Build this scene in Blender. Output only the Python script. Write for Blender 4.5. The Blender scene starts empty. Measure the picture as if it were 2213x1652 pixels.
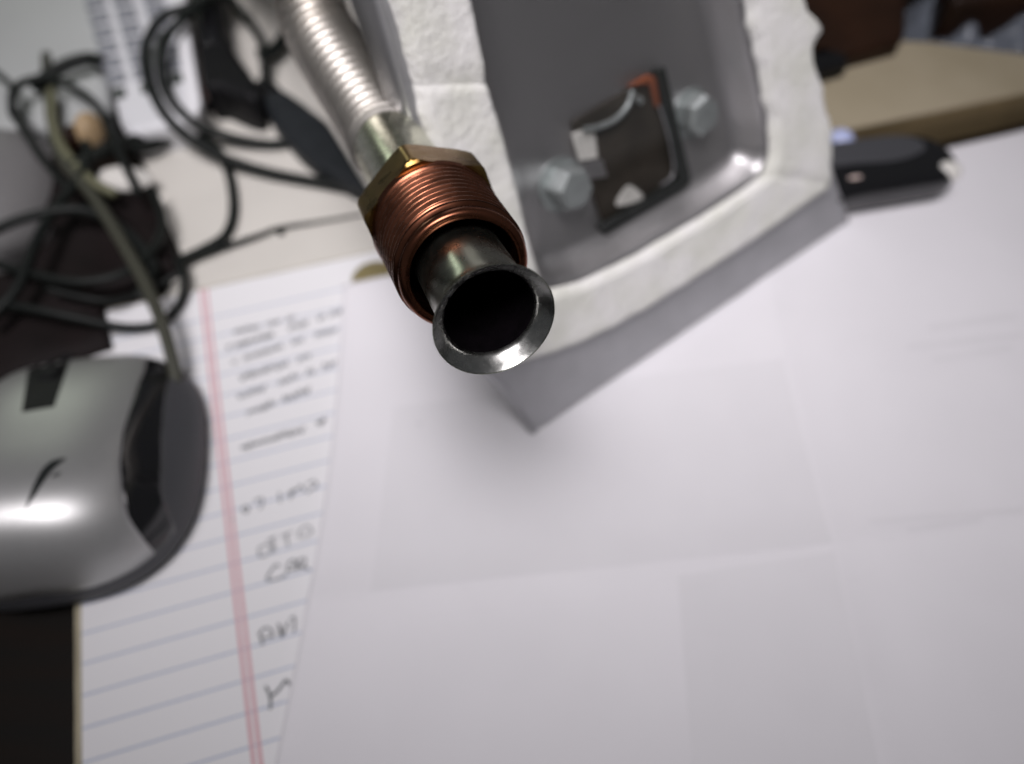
import bpy, math, random
from mathutils import Vector, Matrix, noise

random.seed(7)
scene = bpy.context.scene
COL = scene.collection
rad = math.radians

# ------------------------------------------------------------------ camera
PITCH, CAM_H, FPX, CX, CY = 57.0, 0.23, 1721.0, 1106.5, 826.0
cd = bpy.data.cameras.new('camera')
cam = bpy.data.objects.new('camera', cd)
COL.objects.link(cam)
cam.location = (0, 0, CAM_H)
cam.rotation_euler = (rad(90 - PITCH), 0, 0)
cd.sensor_width = 36.0
cd.lens = 36.0 * FPX / 2213.0
cd.clip_start, cd.clip_end = 0.005, 50
cd.dof.use_dof = True
cd.dof.focus_distance = 0.141
cd.dof.aperture_fstop = 7.6
scene.camera = cam

# ------------------------------------------------------------------ world and lamps
world = bpy.data.worlds.new('World')
scene.world = world
world.use_nodes = True
bgn = world.node_tree.nodes['Background']
bgn.inputs['Color'].default_value = (0.93, 0.96, 1.0, 1)
bgn.inputs['Strength'].default_value = 0.065


def area_lamp(name, loc, target, sx, sy, watts, color, spread=180):
    ld = bpy.data.lights.new(name, 'AREA')
    ld.shape = 'RECTANGLE'
    ld.size, ld.size_y, ld.energy, ld.color = sx, sy, watts, color
    ld.spread = rad(spread)
    o = bpy.data.objects.new(name, ld)
    COL.objects.link(o)
    o.location = loc
    o.rotation_euler = (Vector(target) - Vector(loc)).to_track_quat('-Z', 'Y').to_euler()
    return o


area_lamp('ceiling_lamp', (-0.09, -0.03, 0.82), (-0.01, 0.26, 0), 0.46, 0.34, 0.68, (1.0, 0.957, 0.985), 40)
area_lamp('screen_lamp', (-0.62, 1.00, 0.24), (-0.02, 0.14, 0.09), 0.05, 0.34, 0.32, (0.90, 1.0, 0.82))

scene.view_settings.view_transform = 'Standard'
scene.view_settings.look = 'None'
scene.view_settings.exposure = 0.0
scene.view_settings.gamma = 1.0
scene.cycles.use_denoising = True
scene.cycles.max_bounces = 10

# ------------------------------------------------------------------ where a sight line meets a level plane
_p = rad(PITCH)
FWD = Vector((0, math.cos(_p), -math.sin(_p)))
UPV = Vector((0, math.sin(_p), math.cos(_p)))
RGT = Vector((1, 0, 0))
EYE = Vector((0, 0, CAM_H))


def ray(px, py):
    return RGT * ((px - CX) / FPX) + UPV * ((CY - py) / FPX) + FWD


def W(px, py, z=0.0):
    d = ray(px, py)
    return EYE + d * ((z - CAM_H) / d.z)


def cam_pt(px, py, depth):
    return EYE + ray(px, py) * depth


# ------------------------------------------------------------------ materials
def mat(name, color, rough=0.5, metal=0.0, noise_amt=0.0, noise_scale=200.0, bump=0.0, bump_scale=400.0,
        color2=None, mix_scale=60.0, spec=0.5, coat=0.0, rough_var=0.0, stretch=None, sss=0.0):
    m = bpy.data.materials.new(name)
    m.use_nodes = True
    nt = m.node_tree
    b = nt.nodes['Principled BSDF']
    b.inputs['Base Color'].default_value = (*color, 1)
    b.inputs['Roughness'].default_value = rough
    b.inputs['Metallic'].default_value = metal
    b.inputs['Specular IOR Level'].default_value = spec
    b.inputs['Coat Weight'].default_value = coat
    tc = nt.nodes.new('ShaderNodeTexCoord')
    src = tc.outputs['Object']
    if stretch:
        mp = nt.nodes.new('ShaderNodeMapping')
        mp.inputs['Scale'].default_value = stretch
        nt.links.new(src, mp.inputs['Vector'])
        src = mp.outputs['Vector']
    c2 = color2 or tuple(c * (1 - noise_amt) for c in color)
    if color2 or noise_amt:
        n = nt.nodes.new('ShaderNodeTexNoise')
        n.inputs['Scale'].default_value = mix_scale if color2 else noise_scale
        n.inputs['Detail'].default_value = 6
        nt.links.new(src, n.inputs['Vector'])
        r = nt.nodes.new('ShaderNodeValToRGB')
        r.color_ramp.elements[0].position = 0.36
        r.color_ramp.elements[1].position = 0.64
        r.color_ramp.elements[0].color = (*color, 1)
        r.color_ramp.elements[1].color = (*c2, 1)
        nt.links.new(n.outputs['Fac'], r.inputs['Fac'])
        nt.links.new(r.outputs['Color'], b.inputs['Base Color'])
    if rough_var:
        n3 = nt.nodes.new('ShaderNodeTexNoise')
        n3.inputs['Scale'].default_value = bump_scale * 0.6
        n3.inputs['Detail'].default_value = 5
        nt.links.new(src, n3.inputs['Vector'])
        mr = nt.nodes.new('ShaderNodeMapRange')
        mr.inputs['From Min'].default_value = 0.3
        mr.inputs['From Max'].default_value = 0.7
        mr.inputs['To Min'].default_value = max(0.02, rough - rough_var)
        mr.inputs['To Max'].default_value = rough + rough_var
        nt.links.new(n3.outputs['Fac'], mr.inputs['Value'])
        nt.links.new(mr.outputs['Result'], b.inputs['Roughness'])
    if bump:
        n2 = nt.nodes.new('ShaderNodeTexNoise')
        n2.inputs['Scale'].default_value = bump_scale
        n2.inputs['Detail'].default_value = 8
        nt.links.new(src, n2.inputs['Vector'])
        bp = nt.nodes.new('ShaderNodeBump')
        bp.inputs['Strength'].default_value = bump
        bp.inputs['Distance'].default_value = 0.001
        nt.links.new(n2.outputs['Fac'], bp.inputs['Height'])
        nt.links.new(bp.outputs['Normal'], b.inputs['Normal'])
    return m


M = {}
M['tube'] = mat('zinc_steel_tube', (0.37, 0.375, 0.325), 0.28, 1.0, color2=(0.32, 0.33, 0.28), mix_scale=60, rough_var=0.05)
M['flare'] = mat('flared_lip_steel', (0.52, 0.52, 0.50), 0.27, 1.0, noise_amt=0.12, noise_scale=200,
                 bump=0.03, bump_scale=900, rough_var=0.05)
M['bore'] = mat('unlit_black_bore', (0.003, 0.002, 0.003), 0.9, 0.0, spec=0.05, noise_amt=0.5, noise_scale=300, bump=0.2)  # near black: the unlit depth of the tube put into the colour
M['sleeve'] = mat('bright_steel_sleeve', (0.60, 0.60, 0.48), 0.25, 1.0, noise_amt=0.2, noise_scale=120,
                  bump=0.05, bump_scale=700, rough_var=0.05)
M['hose'] = mat('satin_stainless', (0.78, 0.74, 0.68), 0.42, 1.0, noise_amt=0.15, noise_scale=250, bump=0.05)
M['hex'] = mat('yellow_chromate_hex', (0.31, 0.215, 0.06), 0.30, 1.0, color2=(0.27, 0.15, 0.05), mix_scale=70,
               bump=0.05, bump_scale=500, rough_var=0.08)
M['thread'] = mat('copper_thread', (0.31, 0.12, 0.070), 0.26, 1.0, color2=(0.20, 0.074, 0.042), mix_scale=45, rough_var=0.05)
M['pan'] = mat('grey_aluminised_steel', (0.45, 0.442, 0.445), 0.45, 0.97, noise_amt=0.05, noise_scale=25)
M['plate'] = mat('grey_steel_plate', (0.46, 0.46, 0.475), 0.45, 0.7, noise_amt=0.12, noise_scale=60, bump=0.05)  # grey darkened so the door's bottom band reads as shadow
M['fibre'] = mat('white_ceramic_fibre', (0.82, 0.81, 0.79), 0.95, 0.0, color2=(0.74, 0.74, 0.68), mix_scale=75,
                 bump=0.6, bump_scale=450, spec=0.1)
M['zinc'] = mat('blue_zinc', (0.38, 0.41, 0.405), 0.45, 0.7, noise_amt=0.2, bump=0.1)
M['blackgap'] = mat('black_window_gasket', (0.012, 0.014, 0.013), 0.5)  # black of a shaded gap, put in as colour
M['recess'] = mat('dark_window_recess', (0.055, 0.046, 0.036), 0.3, 0.2, noise_amt=0.4, noise_scale=90)
M['tabwhite'] = mat('white_pane_reflection', (0.66, 0.65, 0.61), 0.5, noise_amt=0.25, noise_scale=160)
M['orange'] = mat('orange_reflection', (0.20, 0.055, 0.02), 0.5)
M['paper'] = mat('white_paper', (0.80, 0.785, 0.815), 0.9, noise_amt=0.03, noise_scale=25, bump=0.08, bump_scale=500, spec=0.15)
M['print'] = mat('faint_show_through', (0.760, 0.747, 0.774), 0.9, noise_amt=0.015, noise_scale=60, spec=0.15)
M['print2'] = mat('faint_show_through_line', (0.68, 0.67, 0.70), 0.9, noise_amt=0.06, noise_scale=120, spec=0.15)
M['ink'] = mat('grey_pencil', (0.22, 0.23, 0.24), 0.8, noise_amt=0.3, noise_scale=900)
M['desk'] = mat('dark_desk_wood', (0.008, 0.007, 0.006), 0.55, color2=(0.011, 0.007, 0.005), spec=0.12, mix_scale=20, stretch=(1, 8, 8))
M['cream'] = mat('cream_board', (0.66, 0.635, 0.585), 0.55, noise_amt=0.06, noise_scale=30, bump=0.05)
M['cable'] = mat('black_cable', (0.008, 0.010, 0.009), 0.5, spec=0.25, bump=0.05)
M['cable2'] = mat('olive_grey_cable', (0.055, 0.056, 0.042), 0.5, spec=0.25)
M['cable3'] = mat('pale_olive_cable', (0.15, 0.15, 0.09), 0.5)
M['blackpl'] = mat('black_plastic', (0.006, 0.006, 0.007), 0.5, spec=0.25, noise_amt=0.3, bump=0.1, bump_scale=1200)
M['slate'] = mat('slate_plastic', (0.020, 0.023, 0.026), 0.5, spec=0.25, noise_amt=0.2, bump=0.1, bump_scale=900)
M['glossblack'] = mat('gloss_black', (0.008, 0.008, 0.009), 0.12, coat=0.4)
M['silver'] = mat('silver_paint', (0.53, 0.53, 0.525), 0.42, 0.75, noise_amt=0.05, noise_scale=900)
M['charcoal'] = mat('charcoal_plastic', (0.055, 0.056, 0.062), 0.5, bump=0.15, bump_scale=1800)
M['mark'] = mat('black_mark', (0.012, 0.014, 0.014), 0.4)
M['greypl'] = mat('pale_grey_plastic', (0.50, 0.515, 0.51), 0.5, noise_amt=0.05, noise_scale=20)
M['greypl2'] = mat('mid_grey_plastic', (0.21, 0.205, 0.205), 0.55, noise_amt=0.1, noise_scale=20)
M['handset'] = mat('light_handset_plastic', (0.74, 0.745, 0.77), 0.35, noise_amt=0.04, noise_scale=30)
M['key'] = mat('grey_key', (0.27, 0.28, 0.31), 0.45, noise_amt=0.1)
M['keydark'] = mat('dark_key', (0.05, 0.06, 0.055), 0.45)
M['brown'] = mat('dark_brown', (0.026, 0.010, 0.004), 0.5, spec=0.25, noise_amt=0.5, noise_scale=25)
M['maroon'] = mat('maroon_black', (0.010, 0.006, 0.006), 0.7, spec=0.2, noise_amt=0.4, noise_scale=60, bump=0.3)
M['tan'] = mat('cardboard', (0.36, 0.31, 0.22), 0.85, color2=(0.31, 0.265, 0.18), mix_scale=25, bump=0.15)
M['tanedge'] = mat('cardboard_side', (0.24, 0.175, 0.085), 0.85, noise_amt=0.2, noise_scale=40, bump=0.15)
M['brass'] = mat('dull_brass', (0.30, 0.25, 0.12), 0.5, 0.3)
M['wood'] = mat('tan_wood', (0.45, 0.32, 0.18), 0.5, noise_amt=0.3, noise_scale=60)
M['blue'] = mat('blue_plastic', (0.01, 0.20, 0.75), 0.4)
M['paleblue'] = mat('pale_blue_plastic', (0.45, 0.50, 0.75), 0.4)
M['red'] = mat('red_plastic', (0.55, 0.02, 0.04), 0.45)
M['pink'] = mat('pink_paper', (0.62, 0.47, 0.43), 0.8, color2=(0.6, 0.52, 0.47), mix_scale=60)
M['whitepl'] = mat('white_gloss_plastic', (0.75, 0.73, 0.69), 0.2)
M['whiteglint'] = mat('white_bevel_highlight', (0.86, 0.86, 0.88), 0.3)
M['padedge'] = mat('pad_edge', (0.42, 0.38, 0.27), 0.9, noise_amt=0.3, noise_scale=80)


def glass_mat():
    m = bpy.data.materials.new('clear_glass')
    m.use_nodes = True
    nt = m.node_tree
    nt.nodes.remove(nt.nodes['Principled BSDF'])
    out = nt.nodes['Material Output']
    t = nt.nodes.new('ShaderNodeBsdfTransparent')
    g = nt.nodes.new('ShaderNodeBsdfGlossy')
    g.inputs['Roughness'].default_value = 0.03
    x = nt.nodes.new('ShaderNodeMixShader')
    x.inputs[0].default_value = 0.10
    nt.links.new(t.outputs[0], x.inputs[1])
    nt.links.new(g.outputs[0], x.inputs[2])
    nt.links.new(x.outputs[0], out.inputs['Surface'])
    return m


M['glass'] = glass_mat()


def bag_mat():
    m = bpy.data.materials.new('clear_plastic_film')
    m.use_nodes = True
    nt = m.node_tree
    b = nt.nodes['Principled BSDF']
    out = nt.nodes['Material Output']
    b.inputs['Base Color'].default_value = (0.34, 0.38, 0.45, 1)
    b.inputs['Roughness'].default_value = 0.15
    t = nt.nodes.new('ShaderNodeBsdfTransparent')
    x = nt.nodes.new('ShaderNodeMixShader')
    x.inputs[0].default_value = 0.42
    nt.links.new(t.outputs[0], x.inputs[1])
    nt.links.new(b.outputs[0], x.inputs[2])
    nt.links.new(x.outputs[0], out.inputs['Surface'])
    return m


M['film'] = bag_mat()


def ruled_mat(spacing, phase):
    m = bpy.data.materials.new('ruled_paper')
    m.use_nodes = True
    nt = m.node_tree
    b = nt.nodes['Principled BSDF']
    b.inputs['Roughness'].default_value = 0.9
    b.inputs['Specular IOR Level'].default_value = 0.15
    tc = nt.nodes.new('ShaderNodeTexCoord')
    sp = nt.nodes.new('ShaderNodeSeparateXYZ')
    nt.links.new(tc.outputs['Object'], sp.inputs[0])

    def math_n(op, a, bv=None):
        n = nt.nodes.new('ShaderNodeMath')
        n.operation = op
        for i, v in enumerate((a, bv)):
            if v is None:
                continue
            if isinstance(v, (int, float)):
                n.inputs[i].default_value = v
            else:
                nt.links.new(v, n.inputs[i])
        return n.outputs[0]
    y = math_n('SUBTRACT', sp.outputs['Y'], phase)
    fr = math_n('FLOORED_MODULO', y, spacing)
    d = math_n('ABSOLUTE', math_n('SUBTRACT', fr, spacing / 2))
    line = math_n('LESS_THAN', d, 0.00030)
    below = math_n('LESS_THAN', sp.outputs['Y'], 0.158)
    line = math_n('MULTIPLY', line, below)
    x = sp.outputs['X']
    dm = math_n('ABSOLUTE', math_n('SUBTRACT', math_n('ABSOLUTE', x), 0.00095))
    marg = math_n('LESS_THAN', dm, 0.00055)

    def mix(fac, a, bcol):
        n = nt.nodes.new('ShaderNodeMix')
        n.data_type = 'RGBA'
        nt.links.new(fac, n.inputs[0])
        if isinstance(a, tuple):
            n.inputs[6].default_value = a
        else:
            nt.links.new(a, n.inputs[6])
        n.inputs[7].default_value = bcol
        return n.outputs[2]
    c = mix(line, (0.80, 0.795, 0.81, 1), (0.46, 0.51, 0.63, 1))
    c = mix(marg, c, (0.68, 0.42, 0.45, 1))
    nt.links.new(c, b.inputs['Base Color'])
    return m


# ------------------------------------------------------------------ object helpers
def tag(o, label=None, cat=None, group=None, kind=None):
    if label:
        o['label'] = label
    if cat:
        o['category'] = cat
    if group:
        o['group'] = group
    if kind:
        o['kind'] = kind
    return o


def empty(name, loc=(0, 0, 0), label=None, cat=None, group=None):
    o = bpy.data.objects.new(name, None)
    o.empty_display_size = 0.01
    COL.objects.link(o)
    o.location = loc
    return tag(o, label, cat, group)


def build(name, verts, faces, material, parent=None, smooth=True, sharp=None, world_space=True):
    me = bpy.data.meshes.new(name)
    me.from_pydata([tuple(v) for v in verts], [], faces)
    me.validate()
    me.update()
    me.materials.append(material)
    if smooth:
        me.polygons.foreach_set('use_smooth', [True] * len(me.polygons))
        if sharp:
            me.set_sharp_from_angle(angle=rad(sharp))
    o = bpy.data.objects.new(name, me)
    COL.objects.link(o)
    if parent is not None:
        o.parent = parent
        if world_space:
            o.matrix_parent_inverse = PARENT_INV.get(parent.name, Matrix.Identity(4))
    return o


PARENT_INV = {}


def root(name, loc, label, cat, group=None, mtx=None):
    o = empty(name, loc, label, cat, group)
    if mtx is not None:
        o.matrix_world = mtx
        PARENT_INV[o.name] = mtx.inverted()
    else:
        PARENT_INV[o.name] = Matrix.Translation(Vector(loc)).inverted()
    return o


def recalc(o):
    import bmesh
    bm = bmesh.new()
    bm.from_mesh(o.data)
    bmesh.ops.remove_doubles(bm, verts=bm.verts, dist=1e-7)
    bmesh.ops.recalc_face_normals(bm, faces=bm.faces)
    bm.to_mesh(o.data)
    bm.free()
    return o


def bevel(o, w, seg=3, ang=40):
    md = o.modifiers.new('bevel', 'BEVEL')
    md.width, md.segments, md.limit_method, md.angle_limit = w, seg, 'ANGLE', rad(ang)
    return o


def catmull(pts, n=8, closed=False):
    P = [Vector(p) for p in pts]
    out = []
    m = len(P)
    rng = range(m) if closed else range(m - 1)
    for i in rng:
        if closed:
            a, b, c, d = P[(i - 1) % m], P[i], P[(i + 1) % m], P[(i + 2) % m]
        else:
            a = P[i - 1] if i else P[i] * 2 - P[i + 1]
            b, c = P[i], P[i + 1]
            d = P[i + 2] if i + 2 < m else P[i + 1] * 2 - P[i]
        for k in range(n):
            t = k / n
            out.append(0.5 * ((2 * b) + (c - a) * t + (2 * a - 5 * b + 4 * c - d) * t * t + (3 * b - a - 3 * c + d) * t ** 3))
    if not closed:
        out.append(P[-1])
    return out


def frames(path):
    T = []
    for i in range(len(path)):
        a = path[max(i - 1, 0)]
        b = path[min(i + 1, len(path) - 1)]
        T.append((b - a).normalized())
    ref = Vector((0, 0, 1)) if abs(T[0].z) < 0.9 else Vector((1, 0, 0))
    n = (ref - T[0] * ref.dot(T[0])).normalized()
    out = []
    for t in T:
        n = (n - t * n.dot(t)).normalized()
        out.append((t, n, t.cross(n)))
    return out


def sweep(path, radii, seg=12, cap=True):
    fr = frames(path)
    V, Fc = [], []
    for p, (t, n, b), r in zip(path, fr, radii):
        for k in range(seg):
            a = 2 * math.pi * k / seg
            V.append(p + n * (r * math.cos(a)) + b * (r * math.sin(a)))
    for i in range(len(path) - 1):
        for k in range(seg):
            a, b2 = i * seg + k, i * seg + (k + 1) % seg
            Fc.append((a, b2, b2 + seg, a + seg))
    if cap:
        Fc.append(tuple(range(seg))[::-1])
        Fc.append(tuple(range((len(path) - 1) * seg, len(path) * seg)))
    return V, Fc


def cable(name, pts, r, material, label, cat='cable', group='loose cables on the desk', r_end=None):
    path = catmull([W(*p) for p in pts], 10)
    n = len(path)
    radii = [r + ((r_end or r) - r) * i / (n - 1) for i in range(n)]
    V, Fc = sweep(path, radii, 12)
    o = build(name, V, Fc, material)
    tag(o, label, cat, group)
    return o


def prism(name, pts, z0, z1, material, parent=None, bev=0.0, curve=0, taper=0.0, seg=3):
    """pts: world xy (Vectors) outline; solid from z0 to z1"""
    P = [Vector((p.x, p.y, 0)) for p in pts]
    if curve:
        P = catmull(P, curve, True)
    n = len(P)
    c = sum(P, Vector()) / n
    V = [Vector((p.x, p.y, z0)) for p in P] + [Vector((*(p + (c - p) * taper).xy, z1)) for p in P]
    Fc = [tuple(range(n))[::-1], tuple(range(n, 2 * n))]
    for i in range(n):
        j = (i + 1) % n
        Fc.append((i, j, j + n, i + n))
    o = build(name, V, Fc, material, parent, smooth=bool(bev or curve), sharp=35)
    recalc(o)
    if bev:
        bevel(o, bev, seg)
    return o


def pxs(pts, z):
    return [W(x, y, z) for x, y in pts]


def lathe(profile, org, axis, seg=96, ref=None, rfun=None):
    """profile: list of (s, r) along axis"""
    axis = axis.normalized()
    ref = ref or Vector((0, 0, 1))
    n = (ref - axis * ref.dot(axis)).normalized()
    b = axis.cross(n)
    V, Fc = [], []
    for i, (s, r) in enumerate(profile):
        for k in range(seg):
            a = 2 * math.pi * k / seg
            rr = rfun(i, s, r, a) if rfun else r
            V.append(org + axis * s + n * (rr * math.cos(a)) + b * (rr * math.sin(a)))
    for i in range(len(profile) - 1):
        for k in range(seg):
            a, b2 = i * seg + k, i * seg + (k + 1) % seg
            Fc.append((a, a + seg, b2 + seg, b2))
    return V, Fc


def ellipsoid(name, c, rx, ry, rz, material, parent=None, rot=0.0, exp=2.0, nu=40, nv=20, flat_bottom=True):
    V, Fc = [], []
    for j in range(nv + 1):
        ph = math.pi / 2 * j / nv if flat_bottom else -math.pi / 2 + math.pi * j / nv
        cz, cr = math.sin(ph), max(math.cos(ph), 0.0)
        for i in range(nu):
            a = 2 * math.pi * i / nu
            ca, sa = math.cos(a), math.sin(a)
            k = (abs(ca) ** exp + abs(sa) ** exp) ** (-1 / exp)
            x, y = rx * k * ca * cr ** (2 / exp), ry * k * sa * cr ** (2 / exp)
            V.append(Vector((c.x + x * math.cos(rot) - y * math.sin(rot), c.y + x * math.sin(rot) + y * math.cos(rot), c.z + rz * cz)))
    for j in range(nv):
        for i in range(nu):
            a, b = j * nu + i, j * nu + (i + 1) % nu
            Fc.append((a, b, b + nu, a + nu))
    Fc.append(tuple(range(nu))[::-1])
    o = build(name, V, Fc, material, parent, sharp=60)
    return o


DESK = -0.006

# ------------------------------------------------------------------ desk
dk = build('desk_top', [(-1.2, -0.5, DESK), (1.2, -0.5, DESK), (1.2, 1.2, DESK), (-1.2, 1.2, DESK),
                        (-1.2, -0.5, -0.04), (1.2, -0.5, -0.04), (1.2, 1.2, -0.04), (-1.2, 1.2, -0.04)],
           [(0, 1, 2, 3), (7, 6, 5, 4), (0, 4, 5, 1), (1, 5, 6, 2), (2, 6, 7, 3), (3, 7, 4, 0)], M['desk'], smooth=False)
tag(dk, kind='structure')

# cream board lying at the back of the desk
ZB = -0.002
cb = prism('cream_board', pxs([(300, 330), (250, -330), (1150, -330), (1120, 520), (790, 600), (400, 700), (330, 690), (395, 560)], ZB),
           DESK, ZB, M['cream'], bev=0.0008)
tag(cb, 'cream coloured board lying flat behind the ruled pad, cables across it', 'board')

# ------------------------------------------------------------------ ruled pad
m0, m1 = W(555, 1640), W(440, 630)
ydir = (m1 - m0).normalized()
xdir = Vector((ydir.y, -ydir.x, 0))
NBM = Matrix.Translation(m0) @ Matrix(((xdir.x, ydir.x, 0, 0), (xdir.y, ydir.y, 0, 0), (0, 0, 1, 0), (0, 0, 0, 1)))
NBI = NBM.inverted()
ys = [(NBI @ W(*q)).y for q in ((547, 1537), (540, 1469), (531, 1402), (527, 1336))]
SP = (ys[3] - ys[0]) / 3
PH = sum(y - SP * i for i, y in enumerate(ys)) / 4 - SP / 2
pad = root('ruled_pad', m0, 'white ruled writing pad with red margin line and pencil notes under the mouse', 'notepad', mtx=NBM)


def pad_xy(px, py):
    q = NBI @ W(px, py)
    return q.x, q.y


top_y = (NBI @ W(440, 625)).y
L0 = pad_xy(162, 1640)[0]
L1 = pad_xy(190, 1335)[0]
xl = (L0 + L1) / 2
XR = xl + 0.216


def pad_sheet(name, z, material, x0, x1, y0, y1, nx=40, ny=40, lift=None):
    V, Fc = [], []
    for j in range(ny + 1):
        for i in range(nx + 1):
            x, y = x0 + (x1 - x0) * i / nx, y0 + (y1 - y0) * j / ny
            V.append(Vector((x, y, z + (lift(x, y) if lift else 0))))
    for j in range(ny):
        for i in range(nx):
            a = j * (nx + 1) + i
            Fc.append((a, a + 1, a + nx + 2, a + nx + 1))
    return build(name, V, Fc, material, pad, world_space=False)


pg = pad_sheet('page', 0.0, ruled_mat(SP, PH), xl, XR, -0.08, top_y)
for i in range(3):
    z1 = -0.0004 - 0.0018 * i
    d = 0.0012 * (i + 1)
    P0 = [(xl - d, -0.082), (XR - d, -0.082), (XR - d, top_y + 0.001), (xl - d, top_y + 0.001)]
    V = [(x, y, z1 - 0.0016) for x, y in P0] + [(x, y, z1) for x, y in P0]
    Fc = [(3, 2, 1, 0), (4, 5, 6, 7)] + [(k, (k + 1) % 4, (k + 1) % 4 + 4, k + 4) for k in range(4)]
    build('page_block', V, Fc, M['padedge'], pad, smooth=False, world_space=False)


# pencil writing: ribbons in the pad's own plane
def ink(name, strokes, w=0.00048):
    V, Fc = [], []
    for st in strokes:
        P = [Vector((*pad_xy(*p), 0.00025)) for p in st]
        if len(P) > 2:
            P = catmull(P, 5)
        base = len(V)
        for i, p in enumerate(P):
            t = (P[min(i + 1, len(P) - 1)] - P[max(i - 1, 0)]).normalized()
            n = Vector((-t.y, t.x, 0)) * (w / 2)
            V += [p + n, p - n]
        for i in range(len(P) - 1):
            a = base + 2 * i
            Fc.append((a, a + 1, a + 3, a + 2))
    return build(name, V, Fc, M['ink'], pad, smooth=False, world_space=False)


def crop(ox, oy, k, pts):
    return [((ox + x * k) / 1.851, (oy + y * k) / 1.851) for x, y in pts]


C3 = lambda *p: crop(900, 2400, 450 / 1352, p)
C2 = lambda *p: crop(850, 1850, 550 / 1398, p)
C1 = lambda *p: crop(850, 1200, 550 / 1398, p)
ink('handwriting', [C3((490, 1040), (535, 1130), (550, 1220), (545, 1320)), C3((560, 1160), (640, 1090), (735, 970), (775, 1030))], 0.0008)
ink('handwriting', [C3((410, 400), (440, 480), (455, 550)), C3((415, 410), (480, 340), (560, 370), (580, 460)), C3((450, 470), (570, 440)),
                    C3((640, 290), (665, 360), (670, 450)), C3((650, 300), (690, 440)), C3((790, 230), (830, 210), (840, 300), (830, 390)), C3((690, 440), (770, 260))], 0.0006)
ink('handwriting', [C2((690, 1060), (640, 1050), (570, 1150), (560, 1200), (660, 1190), (760, 1140)), C2((760, 1120), (780, 1020), (840, 1000), (840, 1080), (770, 1100)),
                    C2((860, 1100), (870, 1000)), C2((870, 1000), (940, 980), (930, 1050), (880, 1060), (990, 1090))], 0.0006)
ink('handwriting', [C2((480, 960), (480, 870), (580, 840), (600, 900), (520, 960), (480, 960)), C2((600, 770), (630, 870), (620, 920)), C2((560, 800), (650, 760)),
                    C2((750, 730), (770, 860)), C2((700, 760), (810, 710)), C2((880, 770), (890, 700), (960, 650), (1010, 690), (1000, 730), (900, 770))])
ink('handwriting', [C2((190, 590), (215, 580)), C2((320, 510), (310, 470), (350, 450), (370, 490), (330, 520)), C2((420, 400), (500, 370), (510, 420), (480, 480)),
                    C2((680, 310), (690, 410)), C2((760, 330), (840, 280), (800, 340), (790, 380)), C2((850, 290), (880, 260), (900, 240), (940, 300)),
                    C2((960, 230), (1030, 190), (1060, 240), (990, 290), (970, 320))], 0.0006)


def scribble(name, a, b, amp, n, gaps=(), seed=0, w=0.00058):
    rng = random.Random(seed)
    strokes, cur = [], []
    for i in range(n + 1):
        t = i / n
        if any(g0 <= t <= g1 for g0, g1 in gaps):
            if len(cur) > 2:
                strokes.append(cur)
            cur = []
            continue
        x, y = a[0] + (b[0] - a[0]) * t, a[1] + (b[1] - a[1]) * t
        y += amp * (1 if i % 2 else -1) * rng.uniform(0.4, 1.0)
        cur.append((x + rng.uniform(-5, 5), y))
    if len(cur) > 2:
        strokes.append(cur)
    ink(name, [C1(*s) for s in strokes], w)


scribble('handwriting', (220, 330), (830, 190), 30, 26, ((0.45, 0.5), (0.8, 0.85)), 1)
scribble('handwriting', (150, 500), (620, 350), 32, 22, ((0.1, 0.16),), 2)
scribble('handwriting', (770, 300), (1320, 110), 32, 22, ((0.4, 0.52), (0.7, 0.75)), 3)
scribble('handwriting', (200, 640), (1270, 300), 28, 44, ((0.05, 0.1), (0.5, 0.56), (0.7, 0.78)), 4)
scribble('handwriting', (280, 800), (1000, 570), 36, 28, ((0.7, 0.8),), 5)
scribble('handwriting', (260, 990), (1260, 640), 36, 36, ((0.3, 0.4), (0.62, 0.68), (0.8, 0.86)), 6)
scribble('handwriting', (230, 1200), (990, 920), 38, 30, ((0.06, 0.16), (0.55, 0.6)), 7)
scribble('handwriting', (290, 1510), (930, 1320), 36, 26, (), 8)
scribble('handwriting', (1060, 1260), (1150, 1230), 34, 6, (), 9)

# ------------------------------------------------------------------ loose white sheets
def sheet(name, corners, z, label, bumpf=None, nx=130, ny=110):
    r = root(name, corners[0], label, 'paper')
    a, b, c, d = corners
    V, Fc = [], []
    for j in range(ny + 1):
        v = j / ny
        for i in range(nx + 1):
            u = i / nx
            p = (a * (1 - u) + b * u) * (1 - v) + (d * (1 - u) + c * u) * v
            p = p + Vector((0.0035 * math.sin(math.pi * min(1.0, max(0.0, (v - 0.1) / 0.9))) * (1 - u), 0, 0))
            zz = z + 0.0007 * noise.noise(Vector((p.x * 14, p.y * 14, 3.1))) + 0.00012 * noise.noise(Vector((p.x * 60, p.y * 60, 8.0)))
            if bumpf:
                zz += bumpf(u, v, p)
            V.append(Vector((p.x, p.y, zz)))
    for j in range(ny):
        for i in range(nx):
            k = j * (nx + 1) + i
            Fc.append((k, k + 1, k + nx + 2, k + nx + 1))
    o = build('sheet', V, Fc, M['paper'], r)
    md = o.modifiers.new('thick', 'SOLIDIFY')
    md.thickness = 0.00012
    return r, o


def seg_dist(p, a, b):
    ab = (b - a).xy
    n = Vector((-ab.y, ab.x)).normalized()
    return (p.xy - a.xy).dot(n)


fa, fb = W(790, 1292), W(2213, 1135)
va, vb = W(1690, 775), W(1905, 1652)


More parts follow.
